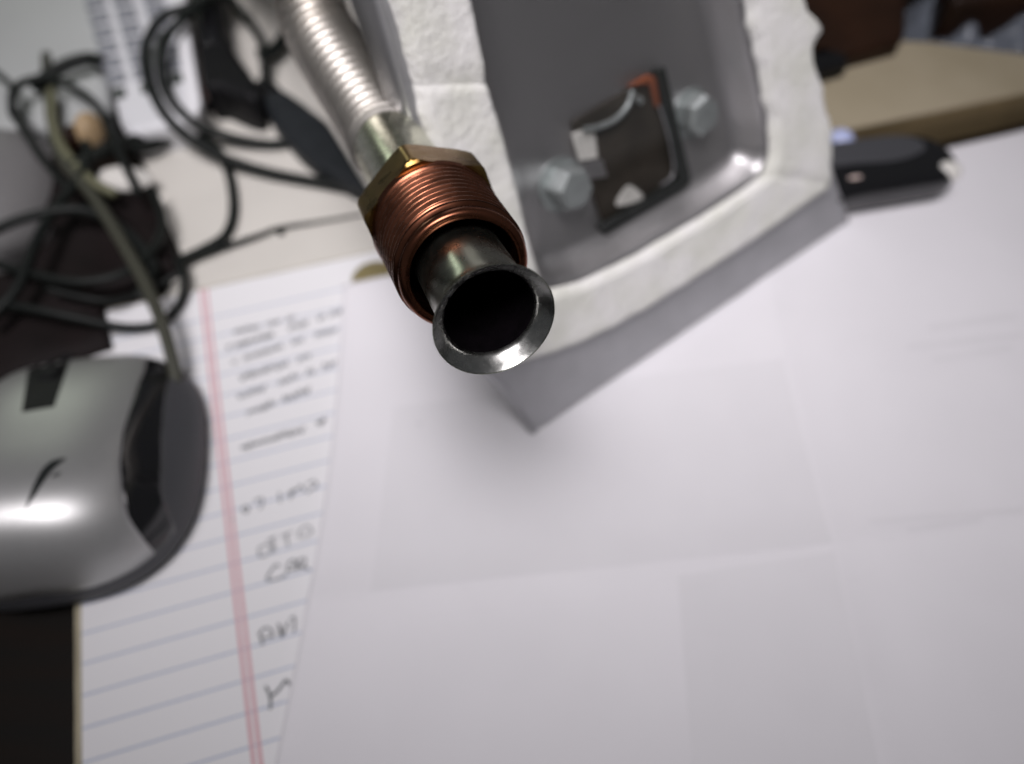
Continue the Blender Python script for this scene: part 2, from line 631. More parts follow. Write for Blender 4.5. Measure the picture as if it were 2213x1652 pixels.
def fold(u, v, p):
    d = abs(seg_dist(p, fa, fb))
    edge = 0.0010 * math.exp(-((u) / 0.05) ** 2) * (1 - 0.3 * v)
    d2_ = abs(seg_dist(p, va, vb))
    return 0.0011 * max(0.0, 1 - d / 0.012) ** 1.5 + 0.0007 * max(0.0, 1 - d2_ / 0.010) ** 1.5 + edge


# paper stack that carries the sheets right of the pad
st = prism('paper_stack', [Vector((0.135, -0.12, 0)), Vector((0.46, -0.12, 0)), W(2420, 250, 0.001), W(1700, 520, 0.001), Vector((0.125, 0.16, 0))],
           DESK, 0.0012, M['paper'], bev=0.0003)
tag(st, 'stack of plain white paper carrying the folded sheet and the dark phone', 'paper')
sc_root, sc_mesh = sheet('folded_sheet', [W(575, 1800, 0.003), W(2500, 1800, 0.003), W(2440, 228, 0.003), W(742, 617, 0.003)], 0.0026,
                         'large white folded sheet with faint print showing through, under the metal door', fold)


def faint(pts, k, material):
    """flat show-through print following the sheet's surface"""
    n = 24
    P = [W(x, y, 0.003) for x, y in pts]
    a, b, c, d = P
    V, Fc = [], []
    me = sc_mesh.data
    from mathutils.bvhtree import BVHTree
    bvh = BVHTree.FromPolygons([v.co for v in me.vertices], [tuple(p.vertices) for p in me.polygons])
    for j in range(n + 1):
        for i in range(n + 1):
            u, v = i / n, j / n
            p = (a * (1 - u) + b * u) * (1 - v) + (d * (1 - u) + c * u) * v
            h = bvh.ray_cast(Vector((p.x, p.y, 0.1)), Vector((0, 0, -1)))
            V.append(Vector((p.x, p.y, (h[0].z if h[0] else 0.003) + 0.00015 + 0.0001 * k)))
    for j in range(n):
        for i in range(n):
            q = j * (n + 1) + i
            Fc.append((q, q + 1, q + n + 2, q + n + 1))
    return build('faint_print', V, Fc, material, sc_root)


faint([(800, 1280), (1795, 1178), (1690, 775), (850, 880)], 0, M['print'])
faint([(1500, 1700), (1900, 1660), (1800, 1195), (1465, 1245)], 0, M['print'])
for i, (y0, x0, x1) in enumerate([(700, 2010, 2200), (742, 1960, 2213), (770, 2020, 2190), (1122, 1880, 2213), (1142, 1960, 2120)]):
    faint([(x0, y0 + 12), (x1, y0 - 12), (x1 - 3, y0 - 24), (x0 - 3, y0)], 1, M['print'])
for a in ((925, 915), (903, 917)):
    pass
ds = faint([(900, 919), (913, 918), (912, 912), (899, 913)], 1, M['print2'])

# olive disc half under the sheet
dc = W(812, 606, 0.0006)
V, Fc = lathe([(0, 0.0001), (0, 0.0088), (0.0011, 0.0088), (0.0014, 0.0084), (0.0014, 0.0001)], Vector((dc.x, dc.y, 0.0003)), Vector((0, 0, 1)), 48, Vector((1, 0, 0)))
tag(build('brass_disc', V, Fc, M['brass'], sharp=40), 'small dull olive brass disc half covered by the white sheet', 'disc')

# ------------------------------------------------------------------ gas connector: hose, sleeve, nut, flared tube
FLD = 0.134
fc = cam_pt(1069, 694, FLD)
AX = (RGT * -0.32 + UPV * 0.565 + FWD * 0.76).normalized()
gc = root('gas_connector', fc, 'corrugated steel gas hose with copper coloured threaded nut and flared tube end', 'gas hose')
mm = 0.001
# flared tube: outside, lip, inside
prof = []
for i in range(9):
    t = i / 8
    prof.append(((50 - 42.5 * t) * mm, 8.55 * mm))
for i in range(1, 13):
    t = i / 12
    prof.append(((7.5 - 7.3 * t) * mm, (8.55 + 2.05 * t ** 3.2) * mm))
prof += [(0.0, 10.72 * mm), (-0.12 * mm, 10.80 * mm), (-0.16 * mm, 10.72 * mm), (-0.05 * mm, 10.58 * mm)]
V, Fc = lathe(prof, fc, AX, 128)
build('flared_tube', V, Fc, M['tube'], gc, sharp=50)
ft = gc.children[0]
prof = [(-0.05 * mm, 10.58 * mm), (0.2 * mm, 10.35 * mm), (0.7 * mm, 9.80 * mm), (1.2 * mm, 9.22 * mm), (1.8 * mm, 8.60 * mm), (2.3 * mm, 8.24 * mm), (2.9 * mm, 8.08 * mm)]
V, Fc = lathe(prof, fc, AX, 128)
build('lip', V, Fc, M['flare'], ft, sharp=60)
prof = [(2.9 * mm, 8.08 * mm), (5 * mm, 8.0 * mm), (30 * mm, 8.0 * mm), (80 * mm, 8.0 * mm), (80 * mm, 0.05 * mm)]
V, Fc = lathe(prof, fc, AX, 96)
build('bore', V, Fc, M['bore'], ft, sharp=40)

# nut: hex with chamfers, bored through
S0, S1, S2 = 17.5, 38.6, 48.0        # front face, hex front, hex back (mm behind the lip)
AP, RC = 13.2, 15.0
HEXPH = rad(10)
ap_list = []
for i in range(25):
    t = i / 24
    ap_list.append((S1 + (S2 - S1) * t, 1))


def hexr(i, s, r, a):
    if r > 1.0:
        return r - 2.0     # marker for plain rings (stored as r + 2 m)
    q = (a + HEXPH) % (math.pi / 3) - math.pi / 6
    rh = AP * mm / math.cos(q)
    sm = s / mm
    lim = min(14.1 + (sm - S1) * 1.5, 14.1 + (S2 - sm) * 1.5, RC)
    return min(rh, lim * mm, RC * mm)


prof = [(S1 * mm, 2.0 + 11.0 * mm), (S1 * mm, 2.0 + 12.2 * mm)]
prof += [(s * mm, 0.5) for s, _ in ap_list]
prof += [(S2 * mm, 2.0 + 12.2 * mm), (S2 * mm, 2.0 + 9.6 * mm), ((S2 - 8) * mm, 2.0 + 9.6 * mm)]
V, Fc = lathe(prof, fc, AX, 180, rfun=hexr)
nut = build('flare_nut', V, Fc, M['hex'], gc, sharp=24)
# thread (helix) as one sleeve of metal with front collar and bore
PITCHT = 1.95
prof = []
NS = 260
for i in range(NS + 1):
    s = S1 + 0.4 - (S1 + 0.4 - (S0 + 3.2)) * i / NS
    prof.append((s * mm, 12.6 * mm))


def thr(i, s, r, a):
    sm = s / mm
    ph = (sm / PITCHT - a / (2 * math.pi)) % 1.0
    tri = 1 - abs(2 * ph - 1)
    prof_h = min(1.0, max(0.0, (tri - 0.12) / 0.72))
    run = min(1.0, max(0.0, (S1 - 0.6 - sm) / 1.5)) * min(1.0, max(0.0, (sm - (S0 + 3.4)) / 1.2))
    base = 12.95 + 0.25 * (sm - S0) / (S1 - S0)
    base += 0.35 * max(0, 1 - (S1 + 0.4 - sm) / 1.6)
    h = 1.3 * (1 - prof_h) * run
    h += 0.02 * run * noise.noise(Vector((math.cos(a) * 5, math.sin(a) * 5, sm * 0.6)))
    return (base - h) * mm


V, Fc = lathe(prof, fc, AX, 160, rfun=thr)
th = build('thread', V, Fc, M['thread'], nut)
prof = [(S0 + 3.2, 12.9), (S0 + 2.9, 12.75), (S0 + 2.5, 12.2), (S0 + 2.2, 12.15), (S0 + 1.9, 12.45), (S0 + 0.9, 12.4), (S0 + 0.35, 12.15), (S0 + 0.05, 11.7), (S0, 11.3), (S0 + 0.05, 10.75), (S0 + 0.5, 10.45),
        (S0 + 2, 10.35), (S0 + 14, 10.2), (S0 + 16, 8.6)]
V, Fc = lathe([(s * mm, r * mm) for s, r in prof], fc, AX, 160)
build('collar', V, Fc, M['thread'], nut, sharp=60)

# smooth sleeve
SL0, SL1 = 47.0, 86.0
prof = [(SL0, 8.7), (SL0, 9.15), (SL1 - 1.5, 9.15), (SL1 - 0.4, 9.05), (SL1, 8.7), (SL1 + 0.2, 8.3)]
V, Fc = lathe([(s * mm, r * mm) for s, r in prof], fc, AX, 96)
build('sleeve', V, Fc, M['sleeve'], gc, sharp=50)

# corrugated hose: straight, then bending up and away and finally down to the desk out of view
A = fc + AX * (SL1 - 0.6) * mm
ctrl = [A, fc + AX * (SL1 + 8) * mm, cam_pt(775, 208, 0.214), cam_pt(712, 110, 0.222), cam_pt(682, 50, 0.225), cam_pt(668, -10, 0.226), cam_pt(662, -90, 0.227)]
e = ctrl[-1]
ctrl += [e + Vector((-0.03, 0.06, -0.005)), e + Vector((-0.06, 0.12, -0.05)), Vector((e.x - 0.10, e.y + 0.20, 0.006)), Vector((e.x - 0.18, e.y + 0.28, 0.004))]
dense = catmull(ctrl, 60)
acc = [0.0]
for i in range(1, len(dense)):
    acc.append(acc[-1] + (dense[i] - dense[i - 1]).length)
STEP, PCOR = 0.00030, 0.0031
path, j = [], 0
s = 0.0
while s < acc[-1]:
    while acc[j + 1] < s:
        j += 1
    t = (s - acc[j]) / max(acc[j + 1] - acc[j], 1e-9)
    path.append(dense[j].lerp(dense[j + 1], t))
    s += STEP
radii = []
for i in range(len(path)):
    c = math.cos(2 * math.pi * i * STEP / PCOR + 2.4)
    c = c if c > 0 else -abs(c) ** 0.8
    radii.append((9.25 + 0.70 * c) * mm)
V, Fc = sweep(path, radii, 56)
build('corrugated_hose', V, Fc, M['hose'], gc)

# ------------------------------------------------------------------ metal door with fibre gasket, leaning back
T1, T2 = W(1158, 932, 0.004), W(1835, 477, 0.004)
DW = (T2 - T1).normalized()
PHI = rad(66)
back = Vector((-DW.y, DW.x, 0))
DU = (back * math.cos(PHI) + Vector((0, 0, 1)) * math.sin(PHI)).normalized()
DN = DW.cross(DU).normalized()
DM = Matrix.Translation(T1) @ Matrix(((DW.x, DU.x, DN.x, 0), (DW.y, DU.y, DN.y, 0), (DW.z, DU.z, DN.z, 0), (0, 0, 0, 1)))
door = root('burner_door', T1, 'grey steel access door with thick white fibre gasket and small window, leaning back', 'metal door', mtx=DM)


def D(px, py, off=0.0):
    """sight line onto the door's plane shifted off along its normal: door coordinates a, b"""
    d = ray(px, py)
    o = T1 + DN * off
    t = (o - EYE).dot(DN) / d.dot(DN)
    q = EYE + d * t - T1
    return Vector((q.dot(DW), q.dot(DU), off))


def dbuild(name, V, Fc, material, parent=None, sharp=40, smooth=True):
    return build(name, V, Fc, material, parent or door, smooth, sharp, world_space=False)


GT = 0.0036    # gasket thickness
inner_px = [(1030, 0), (1062, 172), (1096, 297), (1131, 429), (1163, 560), (1178, 612), (1199, 632), (1268, 614), (1382, 559), (1525, 475),
            (1626, 410), (1662, 378), (1678, 340), (1676, 265), (1658, 177), (1640, 88), (1623, 0)]
inner = [D(x, y, GT) for x, y in inner_px]
# continue the door upward beyond the frame
EXT = 0.13
uL = (inner[0] - inner[3]).normalized()
uR = (inner[-1] - inner[-3]).normalized()
inner = [inner[0] + uL * EXT] + inner + [inner[-1] + uR * EXT]
outer_px = [(853, 0), (918, 235), (939, 324), (985, 490), (1040, 660), (1096, 800), (1155, 784), (1245, 754), (1339, 709), (1440, 650), (1540, 585), (1640, 520), (1740, 450), (1807, 402),
            (1803, 330), (1799, 259), (1784, 206), (1771, 147), (1766, 94), (1783, 72), (1776, 50), (1755, 29), (1744, 0)]
outer = [D(x, y, GT) for x, y in outer_px]


def plen(P):
    a = [0]
    for i in range(1, len(P)):
        a.append(a[-1] + (P[i] - P[i - 1]).length)
    return a


def resample(P, n):
    a = plen(P)
    out, j = [], 0
    for k in range(n + 1):
        s = a[-1] * k / n
        while j < len(P) - 2 and a[j + 1] < s:
            j += 1
        t = (s - a[j]) / max(a[j + 1] - a[j], 1e-9)
        out.append(P[j].lerp(P[j + 1], t))
    return out


def strip(name, A_, B_, n, thick, z0=0.0, seed=0.0, edge_noise=0.0007, nv=14, endround=True):
    """soft gasket strip between polylines A (outer) and B (inner), lying on the plate"""
    PA, PB = resample(A_, n), resample(B_, n)
    V, Fc = [], []
    for i in range(n + 1):
        a, b = PA[i], PB[i]
        w = (b - a)
        L = max(w.length, 1e-6)
        wn = w / L
        a = a - wn * edge_noise * (noise.noise(Vector((a.x * 160, a.y * 160, seed))) + 0.6 * noise.noise(Vector((a.x * 420, a.y * 420, seed))))
        b = b + wn * edge_noise * 0.5 * noise.noise(Vector((b.x * 160, b.y * 160, seed + 9)))
        er = 1.0
        if endround:
            e_ = min(i, n - i)
            er = min(1.0, 0.75 + 0.25 * (e_ / 2.0)) if e_ < 2 else 1.0
        for k in range(nv + 1):
            v = k / nv
            p = a.lerp(b, v)
            ed = min(v, 1 - v) * L / (thick * 0.32)
            hgt = thick * math.sqrt(max(0.0, 1 - max(0.0, 1 - ed) ** 2.0)) * er
            hgt += 0.00035 * noise.noise(Vector((p.x * 110, p.y * 110, seed))) * min(1, ed) + 0.00015 * noise.noise(Vector((p.x * 330, p.y * 330, seed))) * min(1, ed)
            V.append(Vector((p.x, p.y, z0 + max(hgt, 0.0))))
    m = nv + 1
    for i in range(n):
        for k in range(nv):
            q = i * m + k
            Fc.append((q, q + m, q + m + 1, q + 1))
    o = dbuild(name, V, Fc, M['fibre'], sharp=None)
    recalc(o)
    return o


def flat(P):
    return [Vector((p.x, p.y, 0)) for p in P]


IN, OUT = flat(inner), flat(outer)
oL = OUT[0] + (OUT[0] - OUT[2]).normalized() * EXT
oR = OUT[-1] + (OUT[-1] - OUT[-5]).normalized() * EXT
split_o, split_i = flat([D(905, 186, GT)])[0], flat([D(1063, 180, GT)])[0]
strip('gasket_strip', [oL, OUT[0], split_o], [IN[0], IN[1], split_i], 60, GT * 1.02, seed=1.0)
strip('gasket_strip', [split_o, OUT[1], OUT[2], OUT[3], OUT[4], OUT[5]], [split_i, IN[3], IN[4], IN[5], IN[6], IN[7].lerp(OUT[5], 0.05)], 80, GT, seed=4.0)
strip('gasket_strip', OUT[5:14], IN[7:12] + [IN[12].lerp(OUT[13], 0.02)], 90, GT * 0.97, seed=7.0, edge_noise=0.0004)
strip('gasket_strip', OUT[13:] + [oR], IN[12:], 110, GT * 1.04, seed=11.0, edge_noise=0.0022)

# plate: flange with the pan pressed into it
def ring_mesh(loops):
    V, Fc = [], []
    n = len(loops[0])
    for lp in loops:
        V += lp
    for i in range(len(loops) - 1):
        for k in range(n):
            a, b = i * n + k, i * n + (k + 1) % n
            Fc.append((a, b, b + n, a + n))
    return V, Fc


N = 160
inl = resample(IN, N - 24)
top_seg = [inl[-1].lerp(inl[0], k / 24) for k in range(1, 24)]
loop_in = inl + top_seg
cen = sum(loop_in, Vector()) / len(loop_in)


def inset(loop, d, z):
    out = []
    n = len(loop)
    for i in range(n):
        a, b, c = loop[i - 3], loop[i], loop[(i + 3) % n]
        t = (c - a).normalized()
        nrm = Vector((-t.y, t.x, 0))
        if nrm.dot(cen - b) < 0:
            nrm = -nrm
        out.append(Vector((b.x, b.y, 0)) + nrm * d + Vector((0, 0, z)))
    return out


PD = 0.010
loops = [inset(loop_in, -0.004, 0.0003), inset(loop_in, 0.0, 0.0003), inset(loop_in, 0.0012, -0.0006), inset(loop_in, 0.0022, -0.003), inset(loop_in, 0.0040, -PD * 0.72), inset(loop_in, 0.0062, -PD * 0.95), inset(loop_in, 0.0085, -PD)]
fl_loop = loops[-1]
fcen = Vector((cen.x, cen.y, -PD))
for kf in (0.8, 0.55, 0.3, 0.1):
    loops.append([fcen.lerp(q, kf) for q in fl_loop])
V, Fc = ring_mesh(loops)
nb = len(V) - len(loop_in)
V.append(fcen)
for k in range(len(loop_in)):
    Fc.append((nb + k, nb + (k + 1) % len(loop_in), len(V) - 1))
pan = dbuild('pan', V, Fc, M['pan'], sharp=50)
recalc(pan)
# outer flange outline
fl_px = [(1158, 932), (1835, 477)]
fb = [Vector((0, 0, 0)), D(1835, 477, 0)]
fR = [Vector((OUT[13].x + 0.004, OUT[13].y, 0)), OUT[16] - Vector((0.003, 0, 0)), oR - Vector((0.003, 0, 0))]
fL = [oL - Vector((0.0015, 0, 0)), OUT[0] - Vector((0.0015, 0, 0)), OUT[2] - Vector((0.001, 0, 0)), D(1062, 800, 0), D(1110, 850, 0)]
outl = fb + fR + fL
outl = [Vector((p.x, p.y, 0)) for p in outl] 
hole = inset(loop_in, -0.003, 0.0)


def hit(poly, ang):
    """farthest crossing of the direction ang from the pan centre with a closed outline"""
    d = Vector((math.cos(ang), math.sin(ang)))
    best = 0.0
    for k in range(len(poly)):
        a, b = poly[k] - cen, poly[(k + 1) % len(poly)] - cen
        ex, ey = b.x - a.x, b.y - a.y
        den = d.x * ey - d.y * ex
        if abs(den) < 1e-12:
            continue
        t = (a.x * ey - a.y * ex) / den
        u_ = (a.x * d.y - a.y * d.x) / den
        if t > 0 and -1e-9 <= u_ <= 1 + 1e-9:
            best = max(best, t)
    return Vector((cen.x + d.x * best, cen.y + d.y * best, 0))


angs = sorted([math.atan2(p.y - cen.y, p.x - cen.x) for p in hole[::2]] + [math.atan2(p.y - cen.y, p.x - cen.x) for p in outl])
lo = [hit(outl, a) for a in angs]
li = [hit(hole, a) for a in angs]
li = [q if (q - cen).length < (o_ - cen).length else cen + (o_ - cen) * 0.995 for q, o_ in zip(li, lo)]
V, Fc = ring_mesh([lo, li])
flg = dbuild('flange_and_shade', V, Fc, M['plate'], smooth=False)  # its wide bottom band stands in for the door's shadow on the paper
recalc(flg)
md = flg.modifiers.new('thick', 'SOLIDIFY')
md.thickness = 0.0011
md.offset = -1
# side lips folded back
def lip(name, edge, depths):
    V = []
    for p, d in zip(edge, depths):
        V += [p + Vector((0, 0, 0.0)), p + Vector((-0.0006, 0, -d * 0.15)), p + Vector((-0.0010, 0, -d))]
    Fc = []
    for i in range(len(edge) - 1):
        a = 3 * i
        Fc += [(a, a + 1, a + 4, a + 3), (a + 1, a + 2, a + 5, a + 4)]
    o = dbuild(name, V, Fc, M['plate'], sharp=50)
    md = o.modifiers.new('thick', 'SOLIDIFY')
    md.thickness = 0.0009
    return o


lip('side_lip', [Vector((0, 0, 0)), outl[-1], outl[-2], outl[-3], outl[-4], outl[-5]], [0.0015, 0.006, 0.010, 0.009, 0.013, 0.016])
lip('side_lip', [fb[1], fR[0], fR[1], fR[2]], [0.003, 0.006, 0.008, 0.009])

# window in the pan
ZP = -PD
win = empty('window')
win.parent = door
del win


def dpoly(name, px_pts, off0, off1, material, parent=None, bev=0.0, curve=0):
    P = [D(x, y, off1) for x, y in px_pts]
    if curve:
        P = catmull(P, curve, True)
    n = len(P)
    V = [Vector((p.x, p.y, off0)) for p in P] + [Vector((p.x, p.y, off1)) for p in P]
    Fc = [tuple(range(n))[::-1], tuple(range(n, 2 * n))] + [(i, (i + 1) % n, (i + 1) % n + n, i + n) for i in range(n)]
    o = dbuild(name, V, Fc, material, parent, sharp=35)
    recalc(o)
    if bev:
        bevel(o, bev, 2)
    return o


for o in list(door.children):
    if o.name.startswith('window'):
        bpy.data.objects.remove(o)
E4 = lambda *p: [((1500 + 1.059 * x) / 1.851, 1.059 * y / 1.851) for x, y in p]
wb = dpoly('window', E4((742, 462), (960, 335), (1060, 285), (1090, 330), (1140, 600), (1135, 660), (1100, 700), (880, 860), (850, 820)), ZP + 0.0002, ZP + 0.0010, M['recess'], bev=0.0006)
dpoly('gap_shade', E4((1068, 262), (1098, 252), (1196, 668), (1160, 690), (1140, 640)), ZP + 0.0002, ZP + 0.0032, M['blackgap'], wb, bev=0.0005)  # the two black bars stand in for the shadowed gap beside the pane
dpoly('gap_shade', E4((1198, 672), (1190, 700), (872, 884), (852, 858), (1150, 676)), ZP + 0.0002, ZP + 0.0030, M['blackgap'], wb, bev=0.0005)
dpoly('tab', E4((745, 505), (830, 480), (845, 600), (775, 612)), ZP + 0.0012, ZP + 0.0020, M['tabwhite'], wb, bev=0.0006)  # white tabs stand in for pale reflections in the glass
dpoly('tab', E4((770, 618), (860, 602), (880, 668), (800, 680)), ZP + 0.0012, ZP + 0.0016, M['pan'], wb, bev=0.0004)
dpoly('tab', E4((915, 780), (950, 712), (975, 705), (1015, 752)), ZP + 0.0012, ZP + 0.0022, M['tabwhite'], wb, bev=0.0003, curve=3)
dpoly('warm_reflection', E4((950, 330), (1030, 282), (1062, 290), (1082, 400), (1062, 410), (1040, 320)), ZP + 0.0012, ZP + 0.0024, M['orange'], wb, bev=0.0006)  # orange strip stands in for a warm reflection in the glass


def drod(name, px_pts, off, r, material, parent):
    path = catmull([D(x, y, off) for x, y in px_pts], 10)
    V, Fc = sweep(path, [r] * len(path), 10)
    return dbuild(name, V, Fc, material, parent, sharp=60)


drod('pane_light_line', E4((975, 345), (955, 400), (910, 450), (850, 478), (790, 490)), ZP + 0.0028, 0.0009, M['zinc'], wb)  # curved rod stands in for a reflected line in the glass
drod('pane_light_line', E4((1075, 400), (1110, 520), (1128, 620), (1120, 670), (1080, 700)), ZP + 0.0024, 0.0004, M['plate'], wb)
drod('rivet', E4((995, 370), (1000, 378), (1006, 386)), ZP + 0.0024, 0.0010, M['zinc'], wb)
dpoly('pane', E4((738, 458), (960, 330), (1062, 280), (1094, 330), (1146, 600), (1140, 664), (1104, 706), (882, 866), (846, 822)), ZP + 0.0040, ZP + 0.0046, M['glass'], wb)

# hex bolts beside the window
def hexbolt(px, py, r, h, ph, tilt=0.0):
    c = D(px, py, ZP + h)
    base = Vector((c.x, c.y, ZP))
    V, Fc = [], []
    prof = [(0.0, r * 1.28, 0), (0.0007, r * 1.28, 0), (0.0007, r * 1.02, 0), (0.0008, r, 1), (h * 0.8, r, 1), (h, r * 0.86, 1), (h, 0.0002, 0)]
    n = 48
    for z, rr, hx in prof:
        for k in range(n):
            a = 2 * math.pi * k / n
            q = (a + ph) % (math.pi / 3) - math.pi / 6
            f = rr * (0.90 / math.cos(q) if hx else 1.0)
            V.append(base + Vector((f * math.cos(a), f * math.sin(a), z)))
    for i in range(len(prof) - 1):
        for k in range(n):
            a, b = i * n + k, i * n + (k + 1) % n
            Fc.append((a, b, b + n, a + n))
    return dbuild('hex_bolt', V, Fc, M['zinc'], sharp=25)


hexbolt(*E4((765, 720))[0], 0.0064, 0.0085, 0.3)
hexbolt(*E4((1252, 440))[0], 0.0062, 0.0070, 0.8)

# ------------------------------------------------------------------ silver mouse
MC = Vector((-0.1385, 0.1130, 0.0))
MA = rad(9)                  # long axis turned slightly to the left of straight ahead
MHW, MHL = 0.0410, 0.0435
mouse = root('computer_mouse', MC, 'silver and black corded computer mouse resting on the ruled pad', 'mouse')
cM, sM = math.cos(MA), math.sin(MA)


def m2w(x, y, z):
    return Vector((MC.x + x * cM - y * sM, MC.y + x * sM + y * cM, z))


def w2m(p):
    d = p - MC
    return d.x * cM + d.y * sM, -d.x * sM + d.y * cM


EXPM = 2.7


def mz(x, y):
    u, v = abs(x) / MHW, abs(y) / MHL
    rho = (u ** EXPM + v ** EXPM) ** (1 / EXPM)
    rho = min(rho, 1.0)
    top = 0.0290 - 0.0150 * (y / MHL) - 0.0018 * (y / MHL) ** 2 - 0.10 * x
    return 0.004 + (top - 0.004) * max(0.0, 1 - rho ** 3.1) ** 0.56


def on_mouse(px, py):
    """where the sight line meets the mouse's top"""
    z = 0.03
    for _ in range(12):
        p = W(px, py, z)
        z = mz(*w2m(p)) + 0.0005
    return W(px, py, z)


def interp(tab, y):
    if y <= tab[0][1]:
        return tab[0][0]
    for (x0, y0), (x1, y1) in zip(tab, tab[1:]):
        if y <= y1:
            t = (y - y0) / max(y1 - y0, 1e-9)
            t = t * t * (3 - 2 * t) * 0.5 + t * 0.5
            return x0 + (x1 - x0) * t
    return tab[-1][0]


def edge_tab(pts):
    return sorted([w2m(on_mouse(*q)) for q in pts], key=lambda q: q[1])


RB = edge_tab([(322, 764), (308, 810), (286, 870), (268, 930), (261, 990), (264, 1050), (275, 1110), (290, 1170), (308, 1225)])
RB2 = edge_tab([(372, 785), (360, 850), (352, 920), (352, 1000), (350, 1060), (340, 1130), (318, 1215)])
rb = lambda y: interp(RB, y)
rb2 = lambda y: max(interp(RB2, y), rb(y) + 0.0004)


def xlim(y, f=0.988):
    v = abs(y) / MHL
    return MHW * f * max(0.0, 1 - (v / f) ** EXPM) ** (1 / EXPM)


def mouse_shell(name, xa, xb, material, lift, ny=90, nx=40, y0=-0.984, y1=0.965):
    V, Fc = [], []
    for j in range(ny + 1):
        y = MHL * (y0 + (y1 - y0) * j / ny)
        a, b = xa(y), xb(y)
        lim = xlim(y)
        a, b = max(-lim, min(lim, a)), max(-lim, min(lim, b))
        for i in range(nx + 1):
            x = a + (b - a) * i / nx
            V.append(m2w(x, y, mz(x, y) + lift))
    for j in range(ny):
        for i in range(nx):
            k = j * (nx + 1) + i
            Fc.append((k, k + 1, k + nx + 2, k + nx + 1))
    o = recalc(build(name, V, Fc, material, mouse, sharp=60))
    md = o.modifiers.new('thick', 'SOLIDIFY')
    md.thickness = 0.0006
    md.offset = -1
    return o


NR, NA = 60, 160
V, Fc = [], []
for j in range(NR + 1):
    rr = 1 - (1 - j / NR) ** 1.6
    for i in range(NA):
        a = 2 * math.pi * i / NA
        ca, sa = math.cos(a), math.sin(a)
        k = (abs(ca) ** EXPM + abs(sa) ** EXPM) ** (-1 / EXPM)
        x, y = MHW * k * ca * rr, MHL * k * sa * rr
        V.append(m2w(x, y, mz(x, y)))
for i in range(NA):
    x, y = V[NR * NA + i].x - MC.x, V[NR * NA + i].y - MC.y
    V.append(Vector((MC.x + x * 0.955, MC.y + y * 0.955, 0.0003)))
for j in range(NR + 1):
    for i in range(NA):
        a, b = j * NA + i, j * NA + (i + 1) % NA
        Fc.append((a, b, b + NA, a + NA))
Fc.append(tuple(range((NR + 1) * NA, (NR + 2) * NA)))
mb = recalc(build('base_shell', V, Fc, M['charcoal'], mouse, sharp=60))
mc = mouse_shell('top_cover', lambda y: -rb(y), rb, M['silver'], 0.0007)
mouse_shell('side_panel', rb, rb2, M['glossblack'], 0.0004, nx=16)
mouse_shell('side_panel', lambda y: -rb2(y), lambda y: -rb(y), M['glossblack'], 0.0004, nx=16)


def mouse_patch(name, px_pts, material, lift, parent, nn=14):
    a, b, c, d = [Vector((*q, 0)) for q in px_pts]
    V, Fc = [], []
    for j in range(nn + 1):
        for i in range(nn + 1):
            u, v = i / nn, j / nn
            p = (a * (1 - u) + b * u) * (1 - v) + (d * (1 - u) + c * u) * v
            q = on_mouse(p.x, p.y)
            V.append(q + Vector((0, 0, lift)))
    for j in range(nn):
        for i in range(nn):
            k = j * (nn + 1) + i
            Fc.append((k, k + 1, k + nn + 2, k + nn + 1))
    o = build(name, V, Fc, material, parent)
    recalc(o)
    return o


mouse_patch('wheel_slot', [(48, 892), (118, 880), (158, 762), (62, 800)], M['blackpl'], 0.0003, mouse)
# scroll wheel lying in the slot
wc = on_mouse(100, 822)
wa = Vector((cM, sM, 0))
V, Fc = lathe([(-0.0030, 0.0001), (-0.0030, 0.0088), (-0.0022, 0.0096), (0.0022, 0.0096), (0.0030, 0.0088), (0.0030, 0.0001)], wc - Vector((0, 0, 0.0089)), wa, 48)
build('scroll_wheel', V, Fc, M['blackpl'], mouse, sharp=40)


def mouse_mark(name, pts, widths, parent):
    P = catmull([Vector((*q, 0)) for q in pts], 8)
    n = len(P)
    V, Fc = [], []
    for i, p in enumerate(P):
        t = (P[min(i + 1, n - 1)] - P[max(i - 1, 0)]).normalized()
        nn = Vector((-t.y, t.x, 0))
        f = i / (n - 1) * (len(widths) - 1)
        k = min(int(f), len(widths) - 2)
        w = widths[k] + (widths[k + 1] - widths[k]) * (f - k)
        for sgn in (-1, 1):
            q = p + nn * (sgn * w)
            V.append(on_mouse(q.x, q.y) + Vector((0, 0, 0.0003)))
    for i in range(n - 1):
        a = 2 * i
        Fc.append((a, a + 1, a + 3, a + 2))
    recalc(build(name, V, Fc, M['mark'], parent))


Q7 = lambda *p: [((x * 900 / 1652) / 1.851, (1700 + y * 900 / 1652) / 1.851) for x, y in p]
mouse_mark('emblem', Q7((190, 620), (250, 500), (330, 360), (400, 290), (485, 250)), [1, 6, 9.5, 8, 1.5], mc)
mouse_mark('emblem', Q7((385, 385), (420, 370), (450, 355)), [1, 3, 1], mc)

# mouse cord
cable('mouse_cord', [(100, 120, 0.004), (104, 200, 0.006), (128, 330, 0.012), (205, 430, 0.016), (285, 560, 0.016), (335, 660, 0.016), (368, 760, 0.012), (380, 830, 0.008), (360, 860, 0.008)],
      0.0022, M['cable2'], 'olive grey cord running from the dark pouch down to the silver mouse', 'cord', None)

